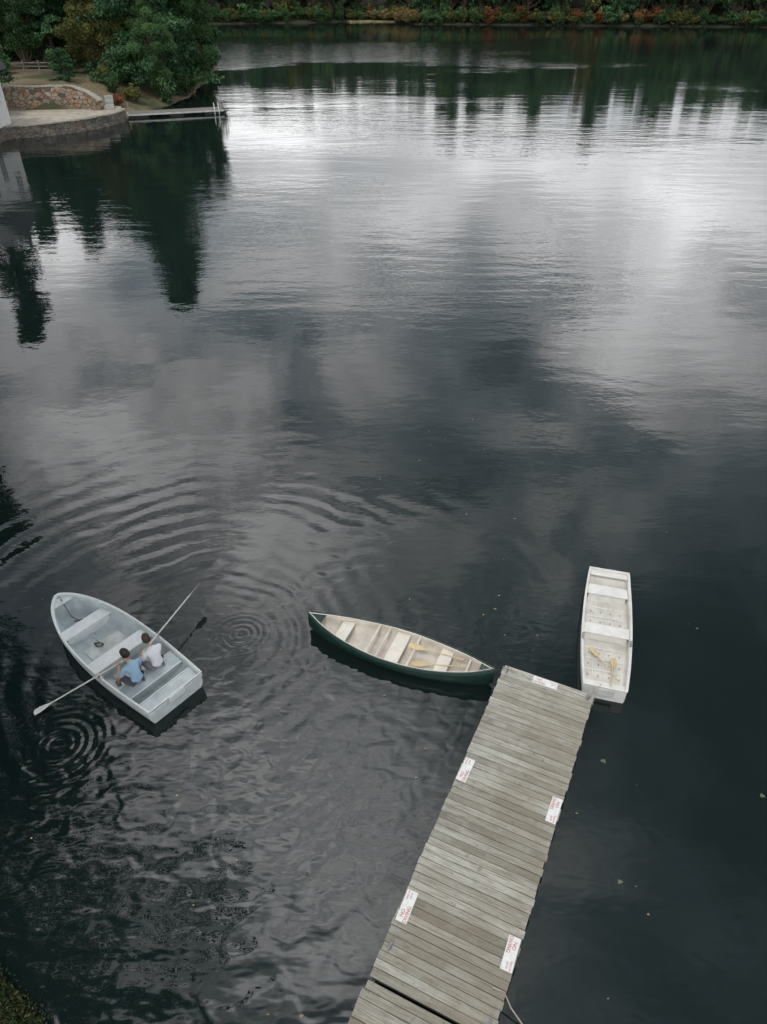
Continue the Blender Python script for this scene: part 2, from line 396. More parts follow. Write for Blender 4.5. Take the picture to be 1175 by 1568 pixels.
# shore weeds in near left corner
rg=np.random.default_rng(5); C=[];SHD=[]
for _ in range(200):
    u=rg.uniform(); bx,by=-6.9+1.75*u,5.05-1.25*u
    o_=rg.exponential(.45)-.16; tx,ty=bx-.58*o_,by-.81*o_; tr_=rg.uniform(.06,.2)
    s0=rg.uniform(0,.7); z0=max(float(gh(tx,ty)),0.01)
    for _ in range(65):
        q=rg.normal(size=3)*tr_*.5; C.append((tx+q[0],ty+q[1],z0+abs(q[2])*.7)); SHD.append(s0+abs(q[2])*1.2)
C=np.array(C); v,f,c=quads(C,.030,np.array(SHD)*.9,(rg.uniform(size=len(C))<.14)*.8,rg)
mesh_obj('shore_weeds',v,f,[M_weed],cols=c)

# ------------------------------------------------------------------ stone terrace, walls, boathouse
def stonemat(name,scale,a,b2,c2):
    m,t=new_mat(name); tc=t.n('ShaderNodeTexCoord').outputs['Object']
    v=t.vm('MULTIPLY',tc,(1,1,1.7)); wp=t.noise(v,2.5,2)
    v=t.vm('ADD',v,t.vm('MULTIPLY',wp.outputs['Color'],(.45,.45,.45)))
    vo=t.n('ShaderNodeTexVoronoi'); t.l(v,vo.inputs['Vector']); vo.inputs['Scale'].default_value=scale
    ve=t.n('ShaderNodeTexVoronoi',feature='DISTANCE_TO_EDGE'); t.l(v,ve.inputs['Vector']); ve.inputs['Scale'].default_value=scale
    s=t.n('ShaderNodeSeparateColor'); t.l(vo.outputs['Color'],s.inputs[0])
    c=t.mix(s.outputs[0],rgb(*a),rgb(*b2)); c=t.mix(t.ss(s.outputs[1],.6,.9),c,rgb(*c2))
    c=t.mix(t.ss(s.outputs[2],.7,.95),c,rgb(.10,.09,.08))
    e=t.ss(ve.outputs['Distance'],.0,.07); c=t.mix(e,rgb(.12,.11,.10),c)
    n=t.noise(tc,6,4,.7); c=t.mix(t.ss(n.outputs[0],.3,.75,0,.6),c,rgb(.10,.09,.08))
    bb=t.n('ShaderNodeBump'); bb.inputs['Distance'].default_value=.08; t.l(e,bb.inputs['Height'])
    finish(t,c,.9,bb.outputs[0]); return m
M_stone=stonemat('fieldstone',1.6,(.26,.20,.14),(.48,.40,.30),(.44,.22,.11))
M_stone2=stonemat('fieldstone_grey',1.9,(.16,.14,.12),(.27,.24,.20),(.24,.16,.10))
M_pave=simple('flagstone',(.33,.29,.23),(.50,.45,.37),1.2,.9,.01)
M_cap=simple('cap_stone',(.26,.24,.20),(.42,.38,.32),3,.9,.01)
def smooth_poly(p,n=4):
    p=[np.array(q,float) for q in p]; out=[]
    for i in range(len(p)-1):
        a=p[max(i-1,0)];b=p[i];c=p[i+1];d=p[min(i+2,len(p)-1)]
        for k in range(n):
            u=k/n; out.append(.5*((2*b)+(-a+c)*u+(2*a-5*b+4*c-d)*u*u+(-a+3*b-3*c+d)*u**3))
    out.append(p[-1]); return out
def wall(name,path,th,z0,z1,mat,cap=None,jit=.03):
    p=smooth_poly(path,6); par=empty(name)
    def strip(nm,th,za,zb_,mat,j):
        V=[];F=[]
        n=len(p)
        for i in range(n):
            a=p[max(i-1,0)];b=p[min(i+1,n-1)]; d=(b-a);d/=np.linalg.norm(d); nn=np.array([-d[1],d[0]])
            o=p[i]; zt=(zb_ if not callable(zb_) else zb_(i/(n-1)))
            za_=(za if not callable(za) else za(i/(n-1)))
            for s,z in((1,za_),(1,zt),(-1,zt),(-1,za_)):
                q=o+nn*s*(th/2+random.uniform(-j,j)); V.append((q[0],q[1],z+random.uniform(-j,j)))
        for i in range(n-1):
            for k in range(4):
                a=i*4+k;b=i*4+(k+1)%4; F.append((a,b,b+4,a+4))
        F.append((0,3,2,1)); e=(n-1)*4; F.append((e,e+1,e+2,e+3))
        mesh_obj(nm,V,F,[mat],par)
    strip('masonry',th,z0,z1,mat,jit)
    if cap:
        f=(lambda u:z1(u)+.04) if callable(z1) else z1+.04
        g=(lambda u:z1(u)+.16) if callable(z1) else z1+.16
        strip('cap_stones',th+.12,f,g,cap,.03)
    return par
edge=[(-50,78.4),(-45,78.4),(-41,78.7),(-37,79.9),(-33.5,82.2),(-31,85.2),(-29.4,88.8),(-29.2,91.2)]
wall('stone_seawall',edge,.6,-1.2,1.0,M_stone2,M_cap,.06)
wall('stone_retaining_wall',[(-52,88.6),(-46,89.6),(-41.5,90.8),(-37,91.6),(-33.6,91.6),(-31.3,90.6)],.7,.6,lambda u:3.2-(1.3*max(0,(u-.75)/.25)),M_stone,M_cap,.09)
ep=smooth_poly(edge,6); pv=[(q[0]-.25,q[1]+.25,1.09) for q in ep]+[(-30,93.5,1.09),(-36,93.5,1.09),(-50,91.5,1.09)]
mesh_obj('stone_terrace',pv+[(q[0],q[1],.5) for q in pv],[tuple(range(len(pv)))]+[(i,(i+1)%len(pv),(i+1)%len(pv)+len(pv),i+len(pv)) for i in range(len(pv))],[M_pave])
blk=boxes('concrete_steps',[(-30.6,91.4,1.30,.9,.8,.4,.3),(-30.9,92.4,1.6,.9,.8,.45,.3),(-31.2,93.4,1.9,.9,.8,.5,.3)],[simple('concrete',(.28,.28,.26),(.42,.42,.40),4,.85)],bevel=.03)
# boathouse
M_white=simple('white_siding',(.62,.62,.60),(.74,.74,.72),2,.6,.01,stretch=(1,1,6))
M_roof=simple('roof_shingle',(.07,.07,.075),(.13,.13,.135),5,.9,.02)
M_glass,t=new_mat('window_glass'); finish(t,rgb(.02,.025,.03),.06)
M_trim=simple('trim_white',(.7,.7,.68),(.8,.8,.78),3,.5)
bh=empty('white_boathouse',(-44.6,76.8,0))
boxes('foundation',[(0,0,.2,14.6,9.6,1.8)],[M_stone2],bh)
boxes('walls',[(0,0,3.6,14.2,9.2,5.0)],[M_white],bh)
mesh_obj('gable_roof',[(-7.8,-5.2,6.0),(7.8,-5.2,6.0),(7.8,5.2,6.0),(-7.8,5.2,6.0),(-7.8,0,9.4),(7.8,0,9.4),(-7.8,-5.2,5.8),(7.8,-5.2,5.8),(7.8,5.2,5.8),(-7.8,5.2,5.8)],
   [(0,1,5,4),(2,3,4,5),(1,2,5),(3,0,4),(6,7,1,0),(7,8,2,1),(8,9,3,2),(9,6,0,3),(9,8,7,6)],[M_roof],bh)
wn=[];tr=[]
for xx in(-5,-1.7,1.7,5):
    tr.append((xx,-4.64,3.9,1.5,.08,1.9)); wn.append((xx,-4.70,3.9,1.2,.06,1.6))
for yy in(-2.6,2.6):
    tr.append((7.14,yy,3.9,.08,1.4,1.8)); wn.append((7.2,yy,3.9,.06,1.1,1.5))
tr.append((7.14,0,2.2,.08,1.2,2.3))
boxes('window_frames',tr,[M_trim],bh); boxes('windows',wn,[M_glass],bh)
boxes('door',[(7.2,0,2.18,.06,1.0,2.1)],[simple('door_grey',(.2,.22,.24),(.26,.28,.3),3,.5)],bh)
wg=simple('weathered_grey_wood',(.14,.13,.115),(.24,.225,.20),6,.85,.005,stretch=(1,1,.3))
L=[]
for i in range(7):
    fx=-54+i*2.0; L.append((fx,107.5,float(gh(fx,107.5))+.6,.14,.14,1.5))
    if i<6:
        for zz in(.35,.75,1.15): L.append((fx+1,107.5,3.0+zz,1.86,.05,.12))
boxes('wooden_fence',L,[wg])
fd=empty('floating_dock',(-24.3,95.2,0),R(20))
boxes('deck',[(-5.2+i*.30,0,.42,.285,2.2,.05) for i in range(36)],[wg],fd)
M_dtrim=simple('trim_weathered',(.38,.38,.37),(.55,.55,.54),3,.7)
boxes('frame',[(0,-1.14,.33,10.9,.08,.16),(0,1.14,.33,10.9,.08,.16),(-5.42,0,.33,.08,2.2,.16),(5.42,0,.33,.08,2.2,.16)],[M_dtrim],fd)
boxes('floats',[(-4.0,0,.05,1.6,1.8,.3),(0,0,.05,1.6,1.8,.3),(4.0,0,.05,1.6,1.8,.3)],[simple('float_black',(.02,.02,.02),(.03,.03,.03),3,.5)],fd)
for s in(-.25,.25):
    tube('ladder_rail',[(4.6+s,-1.25,-.8),(4.6+s,-1.25,1.0),(4.6+s,-.9,1.15),(4.6+s,-.8,.45)],.03,M_trim,fd)
boxes('posts',[(-5.2,1.3,.4,.16,.16,1.9),(5.3,1.3,.4,.16,.16,1.6)],[wg],fd)
wall('grassy_spit',[(-12,297.5),(-6,299),(0,299),(9,297)],3.2,-.5,.35,simple('dry_grass',(.18,.17,.08),(.32,.28,.14),2,.95),None,.1)

# ------------------------------------------------------------------ near dock
E=(3.745,10.735); ang=math.atan2(.904,.427)-math.pi/2
dk=empty('wooden_dock',(E[0],E[1],0),ang)
m,t=new_mat('dock_planks'); tc=t.n('ShaderNodeTexCoord').outputs['Object']
a=t.n('ShaderNodeVertexColor',layer_name='Col'); s=t.n('ShaderNodeSeparateColor'); t.l(a.outputs[0],s.inputs[0])
off=t.n('ShaderNodeCombineXYZ'); t.l(t.m('MULTIPLY',s.outputs[1],37.),off.inputs[0])
v=t.vm('ADD',tc,off.outputs[0])
g1=t.noise(t.vm('MULTIPLY',v,(.9,16,4)),2.2,6,.7,.6); g2=t.noise(v,1.4,5,.6); g3=t.noise(t.vm('MULTIPLY',v,(1.4,40,5)),3.,3,.6)
c=t.mix(s.outputs[0],rgb(.225,.208,.168),rgb(.51,.495,.435))
c=t.mix(t.ss(g1.outputs[0],.40,.66,0,.75),c,rgb(.155,.137,.102))
c=t.mix(t.ss(g2.outputs[0],.48,.68,0,.5),c,rgb(.45,.45,.41))
c=t.mix(t.ss(t.noise(tc,.55,4,.6).outputs[0],.43,.60,0,.45),c,rgb(.22,.19,.13))
c=t.mix(t.ss(t.noise(v,5.5,3,.7).outputs[0],.62,.72,0,.5),c,rgb(.10,.09,.07))
c=t.mix(t.ss(g3.outputs[0],.57,.69,0,.6),c,rgb(.07,.06,.05))
bb=t.n('ShaderNodeBump'); bb.inputs['Distance'].default_value=.008; t.l(g1.outputs[0],bb.inputs['Height'])
finish(t,c,.85,bb.outputs[0]); M_plank=m
W=2.06; L=[];Cc=[]
pitch=.1425
for i in range(105):
    y0=-.07-i*pitch
    if i>=50: y0-=.05
    L.append((random.uniform(-.01,.01),y0+random.uniform(-.002,.002),.38+random.uniform(-.004,.004),W+random.uniform(-.014,.03),.1325+random.uniform(-.003,.002),.038,random.uniform(-.003,.003)))
    Cc.append((min(1,max(0,random.gauss(.5,.34))),random.random(),0,1))
boxes('planks',L,[M_plank],dk,bevel=.004,cols=Cc)
M_dwood=simple('dark_frame_wood',(.10,.09,.07),(.18,.165,.13),3,.9,.005,stretch=(3,.5,3))
boxes('frame',[(-.98,-3.56,.27,.05,7.05,.17),(.98,-3.56,.27,.05,7.05,.17),(0,-.04,.27,1.9,.05,.17),(0,-7.06,.27,1.9,.05,.17),(0,-3.5,.27,.05,6.9,.16),
  (-.98,-11.2,.27,.05,7.9,.17),(.98,-11.2,.27,.05,7.9,.17),(0,-7.28,.27,1.9,.05,.17)],[M_dwood],dk)
for i,(px,py) in enumerate([(-.9,-.35),(.9,-.35),(-.9,-3.6),(.9,-3.6),(-.9,-6.9),(.9,-6.9),(-.9,-10.4),(.9,-10.4)]):
    tube('post_%d'%i,[(px,py,-2),(px,py,.33)],.08,M_dwood,dk)
M_steel=simple('galvanised_steel',(.25,.25,.25),(.4,.4,.4),20,.45,0,.8)
L2=[]
for b_ in L:
    for xx in(-.93,.93,0.):
        for q in(-.035,.035): L2.append((xx+random.uniform(-.01,.01),b_[1]+q,.4015,.011,.011,.004))
boxes('screws',L2,[M_dwood],dk)
def cleat(n,x,y,rz=0):
    e=bpy.data.objects.new(n,None); link(e,dk); e.location=(x,y,.402); e.rotation_euler=(0,0,rz)
    boxes('base',[(0,0,.012,.10,.05,.02)],[M_steel],e,.004)
    tube('horn',[(-.10,0,.055),(-.04,0,.05),(.04,0,.05),(.10,0,.055)],.013,M_steel,e)
    boxes('legs',[(-.025,0,.03,.02,.025,.04),(.025,0,.03,.02,.025,.04)],[M_steel],e)
cleat('cleat_1',-.93,-.16,1.57); cleat('cleat_2',.93,-.14,1.2); cleat('cleat_3',-.9,-6.6,1.5); cleat('cleat_4',.92,-6.95,1.5)
boxes('corner_irons',[(-1.045,-.15,.30,.012,.22,.16),(1.045,-.15,.30,.012,.22,.16)],[M_steel],dk)
M_sign=simple('sign_white',(.66,.66,.64),(.80,.80,.78),14,.6); M_red=simple('sign_red',(.40,.03,.03),(.5,.06,.05),10,.6)
def sign(lx,ly,rz,flip):
    wx=E[0]+lx*.904+ly*.427; wy=E[1]-lx*.427+ly*.904
    s=empty('no_diving_sign',(wx,wy,.408),ang+rz)
    boxes('board',[(0,0,0,.56,.20,.008)],[M_sign],s,.002)
    for txt,sz,xx,yy2 in(('NO',.085,-.13,.0),('DIVING',.085,-.13,-.08),('SHALLOW',.035,.19,.04),('WATER',.035,.19,-.02)):
        cu=bpy.data.curves.new('lettering','FONT'); cu.body=txt; cu.size=sz; cu.align_x='CENTER'; cu.extrude=.0006
        cu.materials.append(M_red)
        o=bpy.data.objects.new('lettering',cu); link(o,s); o.location=(xx,yy2,.0052)
sign(-.91,-2.98,R(88),0); sign(.92,-3.08,R(-91),0); sign(-.91,-5.9,R(91),0); sign(.92,-5.86,R(-89),0); sign(-.05,-.13,R(1),0)

# ------------------------------------------------------------------ boats
def hull(name,L,hw,sheer,bot,floor,p,q,mats,parent,N=40,M=18,th=.035,x0=0):
    V=[];F=[];mi=[]
    def ring_(s,inner):
        w_=hw(s)-(th if inner else 0); w_=max(w_,.004)
        sh=sheer(s); bo=floor(s) if inner else bot(s)
        xx=x0+L*s
        if inner: xx=x0+th+(L-2*th)*s
        out=[]
        for k in range(M+1):
            a=(-1+2*k/M)*math.pi/2; sn=math.sin(a);cs=max(math.cos(a),0)
            out.append((xx,w_*math.copysign(abs(sn)**p(s),sn),sh-(sh-bo)*cs**q(s)))
        return out
    for inner in(False,True):
        for i in range(N+1): V+=ring_(i/N,inner)
    n1=M+1; off=(N+1)*n1
    for i in range(N):
        for k in range(M):
            a=i*n1+k; F.append((a,a+1,a+n1+1,a+n1)); mi.append(0)
            a+=off; F.append((a,a+n1,a+n1+1,a+1)); mi.append(1)
        for k in(0,M):
            a=i*n1+k; F.append((a,a+n1,a+n1+off,a+off)); mi.append(2)
    for i in(0,N):
        F.append(tuple(i*n1+k for k in range(M+1))); mi.append(0)
        F.append(tuple(off+i*n1+k for k in range(M+1))); mi.append(1)
        F.append((i*n1,i*n1+M,off+i*n1+M,off+i*n1)); mi.append(2)
    me=mesh_obj(name,V,F,mats,parent,midx=mi,smooth=False)
    bm=bmesh.new(); bm.from_mesh(me.data); bmesh.ops.recalc_face_normals(bm,faces=bm.faces); 
    for f in bm.faces: f.smooth=len(f.verts)==4 and f.material_index<2
    bm.to_mesh(me.data); bm.free()
    return me
def rail(name,L,hw,sheer,r,mat,parent,N=48,dz=.0):
    p=[(L*i/N,hw(i/N),sheer(i/N)+dz) for i in range(N+1)]
    p2=[(a,-b,c) for a,b,c in reversed(p)]
    tube(name,p+p2,r,mat,parent,cyclic=True)
def interp(tab):
    xs_=[a for a,_ in tab]; ys_=[b for _,b in tab]
    def f(s):
        s=min(max(s,0),1)
        for i in range(len(xs_)-1):
            if s<=xs_[i+1]:
                u=(s-xs_[i])/(xs_[i+1]-xs_[i])
                m0=(ys_[i+1]-ys_[max(i-1,0)])/(xs_[i+1]-xs_[max(i-1,0)])
                m1=(ys_[min(i+2,len(xs_)-1)]-ys_[i])/(xs_[min(i+2,len(xs_)-1)]-xs_[i]); h=xs_[i+1]-xs_[i]
                return ((2*u**3-3*u*u+1)*ys_[i]+(u**3-2*u*u+u)*h*m0+(-2*u**3+3*u*u)*ys_[i+1]+(u**3-u*u)*h*m1)
        return ys_[-1]
    return f
def bench(name,xc,depth,z,hw,L,mat,parent,th=.035,leg=True):
    V=[];F=[]
    n=6
    for j in range(n+1):
        xx=xc-depth/2+depth*j/n; w_=hw(xx/L)-.045
        V+=[(xx,-w_,z),(xx,w_,z),(xx,w_,z-th),(xx,-w_,z-th)]
    for j in range(n):
        for k in range(4):
            a=j*4+k;b=j*4+(k+1)%4;F.append((a,b,b+4,a+4))
    F+=[(3,2,1,0),(n*4,n*4+1,n*4+2,n*4+3)]
    o=mesh_obj(name,V,F,[mat],parent); mm=o.modifiers.new('b','BEVEL'); mm.width=.012; mm.segments=2; mm.limit_method='ANGLE'; mm.angle_limit=R(50)
    if leg:
        w_=hw(xc/L)*2-.16; boxes(name+'_riser',[(xc,0,(z-th+.05)/2,depth*.72,w_,z-th-.05)],[mat],parent)
    return o
def oar(name,a,b,mat,parent,blade=.55,bw=.085,matb=None,r=.02,up=(0,0,1)):
    a=Vector(a);b=Vector(b);d=(b-a);Ln=d.length;d.normalize()
    e=bpy.data.objects.new(name,None); link(e,parent)
    tube('shaft',[a,a+d*.13,a+d*.135,b-d*blade*.8],r,mat,e,radii=[1.15,1.15,.95,.8])
    sd=d.cross(Vector(up)).normalized(); n=sd.cross(d).normalized()
    prof=[(0,.018),(.12,.03),(.3,.7*bw),(.55,bw),(.85,bw*.95),(.97,bw*.7),(1,bw*.25)]
    V=[];F=[]
    for f,w_ in prof:
        c=b-d*blade*(1-f)
        for s1,s2 in((-1,0),(0,1),(1,0),(0,-1)):
            V.append(c+sd*w_*s1+n*(.014*(1-f*.6))*s2)
    for i in range(len(prof)-1):
        for k in range(4):
            q=i*4+k;r_=i*4+(k+1)%4;F.append((q,r_,r_+4,q+4))
    F+=[(3,2,1,0),tuple((len(prof)-1)*4+k for k in range(4))]
    mesh_obj('blade',V,F,[matb or mat],e)
    return e
M_alu=simple('painted_pale_grey',(.52,.56,.57),(.66,.70,.70),5,.45,.002); M_aluin=simple('boat_interior_grey',(.42,.47,.48),(.62,.67,.67),2.5,.55,.003)
M_bench=simple('bench_light',(.68,.71,.70),(.78,.80,.79),6,.5,.001)
M_dirty=simple('floor_worn',(.48,.49,.47),(.76,.77,.74),2.4,.7,.003)
M_wood=simple('varnished_wood',(.55,.42,.21),(.68,.54,.31),8,.45,stretch=(2,2,2)); M_oar=simple('oar_pale',(.60,.60,.55),(.74,.73,.68),8,.5)
M_blk=simple('black_plastic',(.015,.015,.017),(.03,.03,.03),8,.4)
rb=empty('rowboat',(-4.615,10.35,0),math.atan2(.623,-.782))
RL=4.66
rhw=interp([(0,.72),(.15,.77),(.35,.81),(.55,.79),(.70,.71),(.82,.57),(.91,.40),(.97,.21),(1,.05)])
rsh=interp([(0,.44),(.3,.43),(.6,.47),(.85,.55),(1,.63)])
rbt=interp([(0,-.10),(.6,-.10),(.85,-.03),(.95,.12),(1,.30)]); rfl=interp([(0,.04),(.65,.04),(.85,.09),(.95,.22),(1,.38)])
hull('hull',RL,rhw,rsh,rbt,rfl,interp([(0,.45),(.6,.5),(1,.9)]),interp([(0,.45),(.6,.5),(1,.9)]),[M_alu,M_aluin,M_bench],rb)
rail('gunwale',RL,rhw,rsh,.024,M_bench,rb,dz=.01)
rail('rub_strake',RL,lambda s:rhw(s)+.012,lambda s:rsh(s)-.09,.012,M_alu,rb)
bench('bow_thwart',3.52,.34,.37,rhw,RL,M_bench,rb); bench('middle_thwart',2.12,.40,.34,rhw,RL,M_bench,rb)
bench('rowing_thwart',.92,.44,.34,rhw,RL,M_aluin,rb); bench('stern_seat',.24,.34,.34,rhw,RL,M_aluin,rb)
bench('bow_deck',4.46,.26,.575,lambda s:max(rhw(s)-.01,.06),RL,M_alu,rb,leg=False,th=.02)
L=[(.4+i*.42,0,.052,.035,1.15-(max(0,i-6)*.16),.024) for i in range(9)]; boxes('ribs',L,[M_aluin],rb)
boxes('keelson',[(2.2,0,.058,3.9,.06,.03)],[M_aluin],rb)
boxes('transom_plate',[(.055,0,.30,.03,.5,.22),(-.02,0,.36,.03,.42,.16)],[M_bench],rb,.005)
boxes('seat_edges',[(.70,0,.350,.03,1.40,.012),(1.14,0,.350,.03,1.46,.012),(.41,0,.350,.025,1.38,.012)],[M_bench],rb,.003)
boxes('floor_mat',[(2.72,0,.072,.55,.95,.012),(1.52,0,.072,.62,.95,.012)],[M_dirty],rb)
for s in(1,-1):
    tube('oarlock',[(1.67,s*.83,.44),(1.67,s*.83,.50)],.014,M_steel,rb)
    tube('oarlock_horn',[(1.67+.05*math.cos(k),s*.83,.53+.05*math.sin(k)) for k in np.linspace(math.pi*.75,math.pi*2.25,9)],.009,M_steel,rb)
    boxes('oarlock_block',[(1.67,s*.80,.455,.2,.06,.05)],[M_alu],rb,.006)
tube('bow_rope',[(4.5,.0,.6),(4.2,.06,.50),(3.95,.1,.40),(3.85,-.05,.15),(3.95,-.15,.12),(4.05,.05,.13)],.010,M_blk,rb)
tube('anchor_rope',[(2.9+.10*math.cos(k),.1+.07*math.sin(k*1.1),.085+.004*k) for k in np.linspace(0,14,40)],.009,M_blk,rb)
lockL=Vector((1.67,.83,.53)); tipL=Vector((2.40,2.25,-.04)); hL=lockL-(tipL-lockL).normalized()*.72
lockR=Vector((1.67,-.83,.53)); tipR=Vector((2.2,-2.55,.62)); hR=lockR-(tipR-lockR).normalized()*.70
oar('oar',hL,tipL,M_oar,rb); oar('oar',hR,tipR,M_oar,rb,up=(1,0,.6))

# --- people
M_skin=simple('skin',(.50,.31,.22),(.58,.38,.28),9,.55); M_skin2=simple('skin_tan',(.46,.27,.17),(.54,.33,.22),9,.55)
M_blue=simple('blue_tshirt',(.28,.44,.60),(.36,.52,.68),5,.85,.01); M_wht=simple('white_tshirt',(.74,.73,.76),(.82,.81,.84),5,.85,.01)
M_short=simple('dark_shorts',(.05,.055,.07),(.08,.085,.10),6,.85); M_short2=simple('grey_shorts',(.16,.16,.17),(.22,.22,.23),6,.85)
M_hair=simple('dark_hair',(.012,.009,.008),(.03,.02,.016),20,.5,.01); M_hair2=simple('brown_hair',(.035,.02,.012),(.07,.042,.025),20,.5,.01)
M_eye=simple('eye',(.02,.015,.01),(.03,.02,.02),5,.2); M_eyew=simple('eye_white',(.6,.6,.58),(.7,.7,.68),5,.3); M_lip=simple('lip',(.32,.13,.11),(.36,.16,.13),5,.5)
M_shoe=simple('shoes',(.10,.10,.11),(.2,.2,.2),9,.7)
def skinmesh(name,pts,edges,rad,root,sub=2):
    me=bpy.data.meshes.new(name); me.from_pydata([tuple(p) for p in pts],edges,[])
    o=bpy.data.objects.new(name,me); COL.objects.link(o)
    md=o.modifiers.new('s','SKIN'); 
    for i,r in enumerate(rad):
        me.skin_vertices[0].data[i].radius=(r,r) if not isinstance(r,tuple) else r
        me.skin_vertices[0].data[i].use_root=(i==root)
    md.branch_smoothing=.6
    sm=o.modifiers.new('u','SUBSURF'); sm.levels=sub; sm.render_levels=sub
    dg=bpy.context.evaluated_depsgraph_get(); dg.update()
    out=bpy.data.meshes.new_from_object(o.evaluated_get(dg)); bpy.data.objects.remove(o)
    return out
def segd(p,a,b):
    ab=b-a; u=max(0,min(1,(p-a).dot(ab)/max(ab.length_squared,1e-9))); return (p-(a+ab*u)).length
def person(name,org,hands,skin,shirt,shorts,hair,parent,lean=0.0,headturn=0.,sleeve=.72,hairlen=0,sc_=1.1):
    P=empty(name); P.parent=parent; P.location=org; P.scale=(sc_,)*3
    o=Vector(org); H=[(Vector(h)-o)/sc_ for h in hands]
    f=lambda x,y,z:Vector((x+lean*z,y,z))
    pts=[f(0,0,.12),f(0,0,.26),f(.015,0,.38),f(.03,0,.48),f(.06,0,.575),f(.085,0,.64)]
    rad=[.15,.135,.145,.135,.06,.055]; ed=[(0,1),(1,2),(2,3),(3,4),(4,5)]
    seg=[(0,1,'shirt'),(1,2,'shirt'),(2,3,'shirt'),(3,4,'shirt'),(4,5,'skin')]
    def addp(p,r,prev,lab):
        pts.append(p); rad.append(r); ed.append((prev,len(pts)-1)); seg.append((prev,len(pts)-1,lab)); return len(pts)-1
    wr=[]
    for s,h in((1,H[0]),(-1,H[1])):
        sh=addp(f(.03,s*.175,.495),.070,3,'shirt'); shp=pts[sh]
        dv=(h-shp); Ld=dv.length; u1,u2=.30,.27; w_=h-dv.normalized()*.055; dv=w_-shp; Ld=min(dv.length,u1+u2-.01)
        aa=(u1*u1-u2*u2+Ld*Ld)/(2*Ld); hh=math.sqrt(max(u1*u1-aa*aa,.0001))
        side=Vector((-.15,s*.55,-1)); side=(side-dv.normalized()*side.dot(dv.normalized())).normalized()
        el_=shp+dv.normalized()*aa+side*hh
        mid=addp(shp.lerp(el_,sleeve),.054,sh,'shirt'); e1=addp(el_,.043,mid,'skin')
        m2=addp(el_.lerp(w_,.4),.040,e1,'skin'); w1=addp(w_,.028,m2,'skin'); wr.append((w_,h,s))
    for s in(1,-1):
        hp=addp(Vector((.03,s*.095,.09)),.10,0,'short'); th_=addp(Vector((.24,s*.14,.095)),.082,hp,'short')
        t3=addp(Vector((.33,s*.15,.10)),.070,th_,'short'); kn=addp(Vector((.46,s*.17,.11)),.056,t3,'skin'); cf=addp(Vector((.50,s*.165,-.03)),.054,kn,'skin')
        an=addp(Vector((.53,s*.16,-.185)),.036,cf,'skin'); he=addp(Vector((.54,s*.16,-.225)),.038,an,'shoe'); addp(Vector((.66,s*.17,-.232)),.034,he,'shoe')
    me=skinmesh('body',pts,ed,rad,0,2)
    mats={'skin':0,'shirt':1,'short':2,'shoe':3}
    me.materials.clear()
    for mm in(skin,shirt,shorts,M_shoe): me.materials.append(mm)
    for p_ in me.polygons:
        c=Vector(p_.center); best=min(seg,key=lambda s_:segd(c,pts[s_[0]],pts[s_[1]])-.3*min((rad[s_[0]]),(rad[s_[1]])))
        p_.material_index=mats[best[2]]; p_.use_smooth=True
    link(bpy.data.objects.new('body',me),P)
    for w_,h,s in wr:
        fw=(h-w_).normalized(); up=Vector((0,0,1)); sd=fw.cross(up).normalized(); n=sd.cross(fw).normalized()
        hp=[w_-fw*.01,w_+fw*.035]; hr=[.024,.026]; he=[(0,1)]
        for j,(of,ln) in enumerate(((-.030,.9),(-.010,1.0),(.010,.95),(.029,.75))):
            b=len(hp); hp.append(w_+fw*.075+sd*of+n*.012); hr.append(.0125); he.append((1,b)); p_=hp[b]
            for ag,l_ in((25,.034),(85,.026),(140,.02)):
                p_=p_+(fw*math.cos(R(ag))-n*math.sin(R(ag)))*l_*ln; hp.append(p_); hr.append(.0088); he.append((len(hp)-2,len(hp)-1))
        b=len(hp); hp.append(w_+fw*.03-sd*.032*s-n*.008); hr.append(.012); he.append((1,b))
        hp.append(w_+fw*.06-sd*.040*s-n*.028); hr.append(.010); he.append((b,b+1)); hp.append(w_+fw*.078-sd*.022*s-n*.042); hr.append(.009); he.append((b+1,b+2))
        hm=skinmesh('hand',hp,he,hr,0,1); hm.materials.clear(); hm.materials.append(skin)
        for p_ in hm.polygons: p_.use_smooth=True
        link(bpy.data.objects.new('hand',hm),P)
    hc=f(.115,0,.755)
    he=bpy.data.objects.new('head',None); link(he,P); he.location=hc; he.rotation_euler=(0,R(12),headturn)
    bm=bmesh.new(); bmesh.ops.create_uvsphere(bm,u_segments=36,v_segments=26,radius=1)
    for v in bm.verts:
        x_,y_,z_=v.co
        taper=1-.28*max(0,-z_)**1.3
        X_=x_*.098*(1-.08*max(0,-z_)); Y_=y_*.076*taper; Z_=z_*.122
        if x_>0:
            nose=math.exp(-(y_/.13)**2-((z_+.12)/.16)**2); X_+=.026*nose
            X_-=.008*(math.exp(-((abs(y_)-.36)/.16)**2-((z_-.05)/.12)**2))
            X_+=.007*math.exp(-(y_/.3)**2-((z_+.48)/.09)**2)+.010*math.exp(-(y_/.3)**2-((z_+.85)/.2)**2)
            X_+=.005*math.exp(-(y_/.6)**2-((z_-.2)/.08)**2)
        v.co=(X_,Y_,Z_)
    for f_ in bm.faces: f_.smooth=True
    hmsh=bpy.data.meshes.new('face'); bm.to_mesh(hmsh); bm.free(); hmsh.materials.append(skin); link(bpy.data.objects.new('face',hmsh),he)
    def ell(nm,c,r,mat,noise=0):
        bm=bmesh.new(); bmesh.ops.create_uvsphere(bm,u_segments=20,v_segments=14,radius=1)
        for v in bm.verts:
            v.co=Vector((c[0]+v.co.x*r[0],c[1]+v.co.y*r[1],c[2]+v.co.z*r[2]))
        for f_ in bm.faces: f_.smooth=True
        q=bpy.data.meshes.new(nm); bm.to_mesh(q); bm.free(); q.materials.append(mat); link(bpy.data.objects.new(nm,q),he)
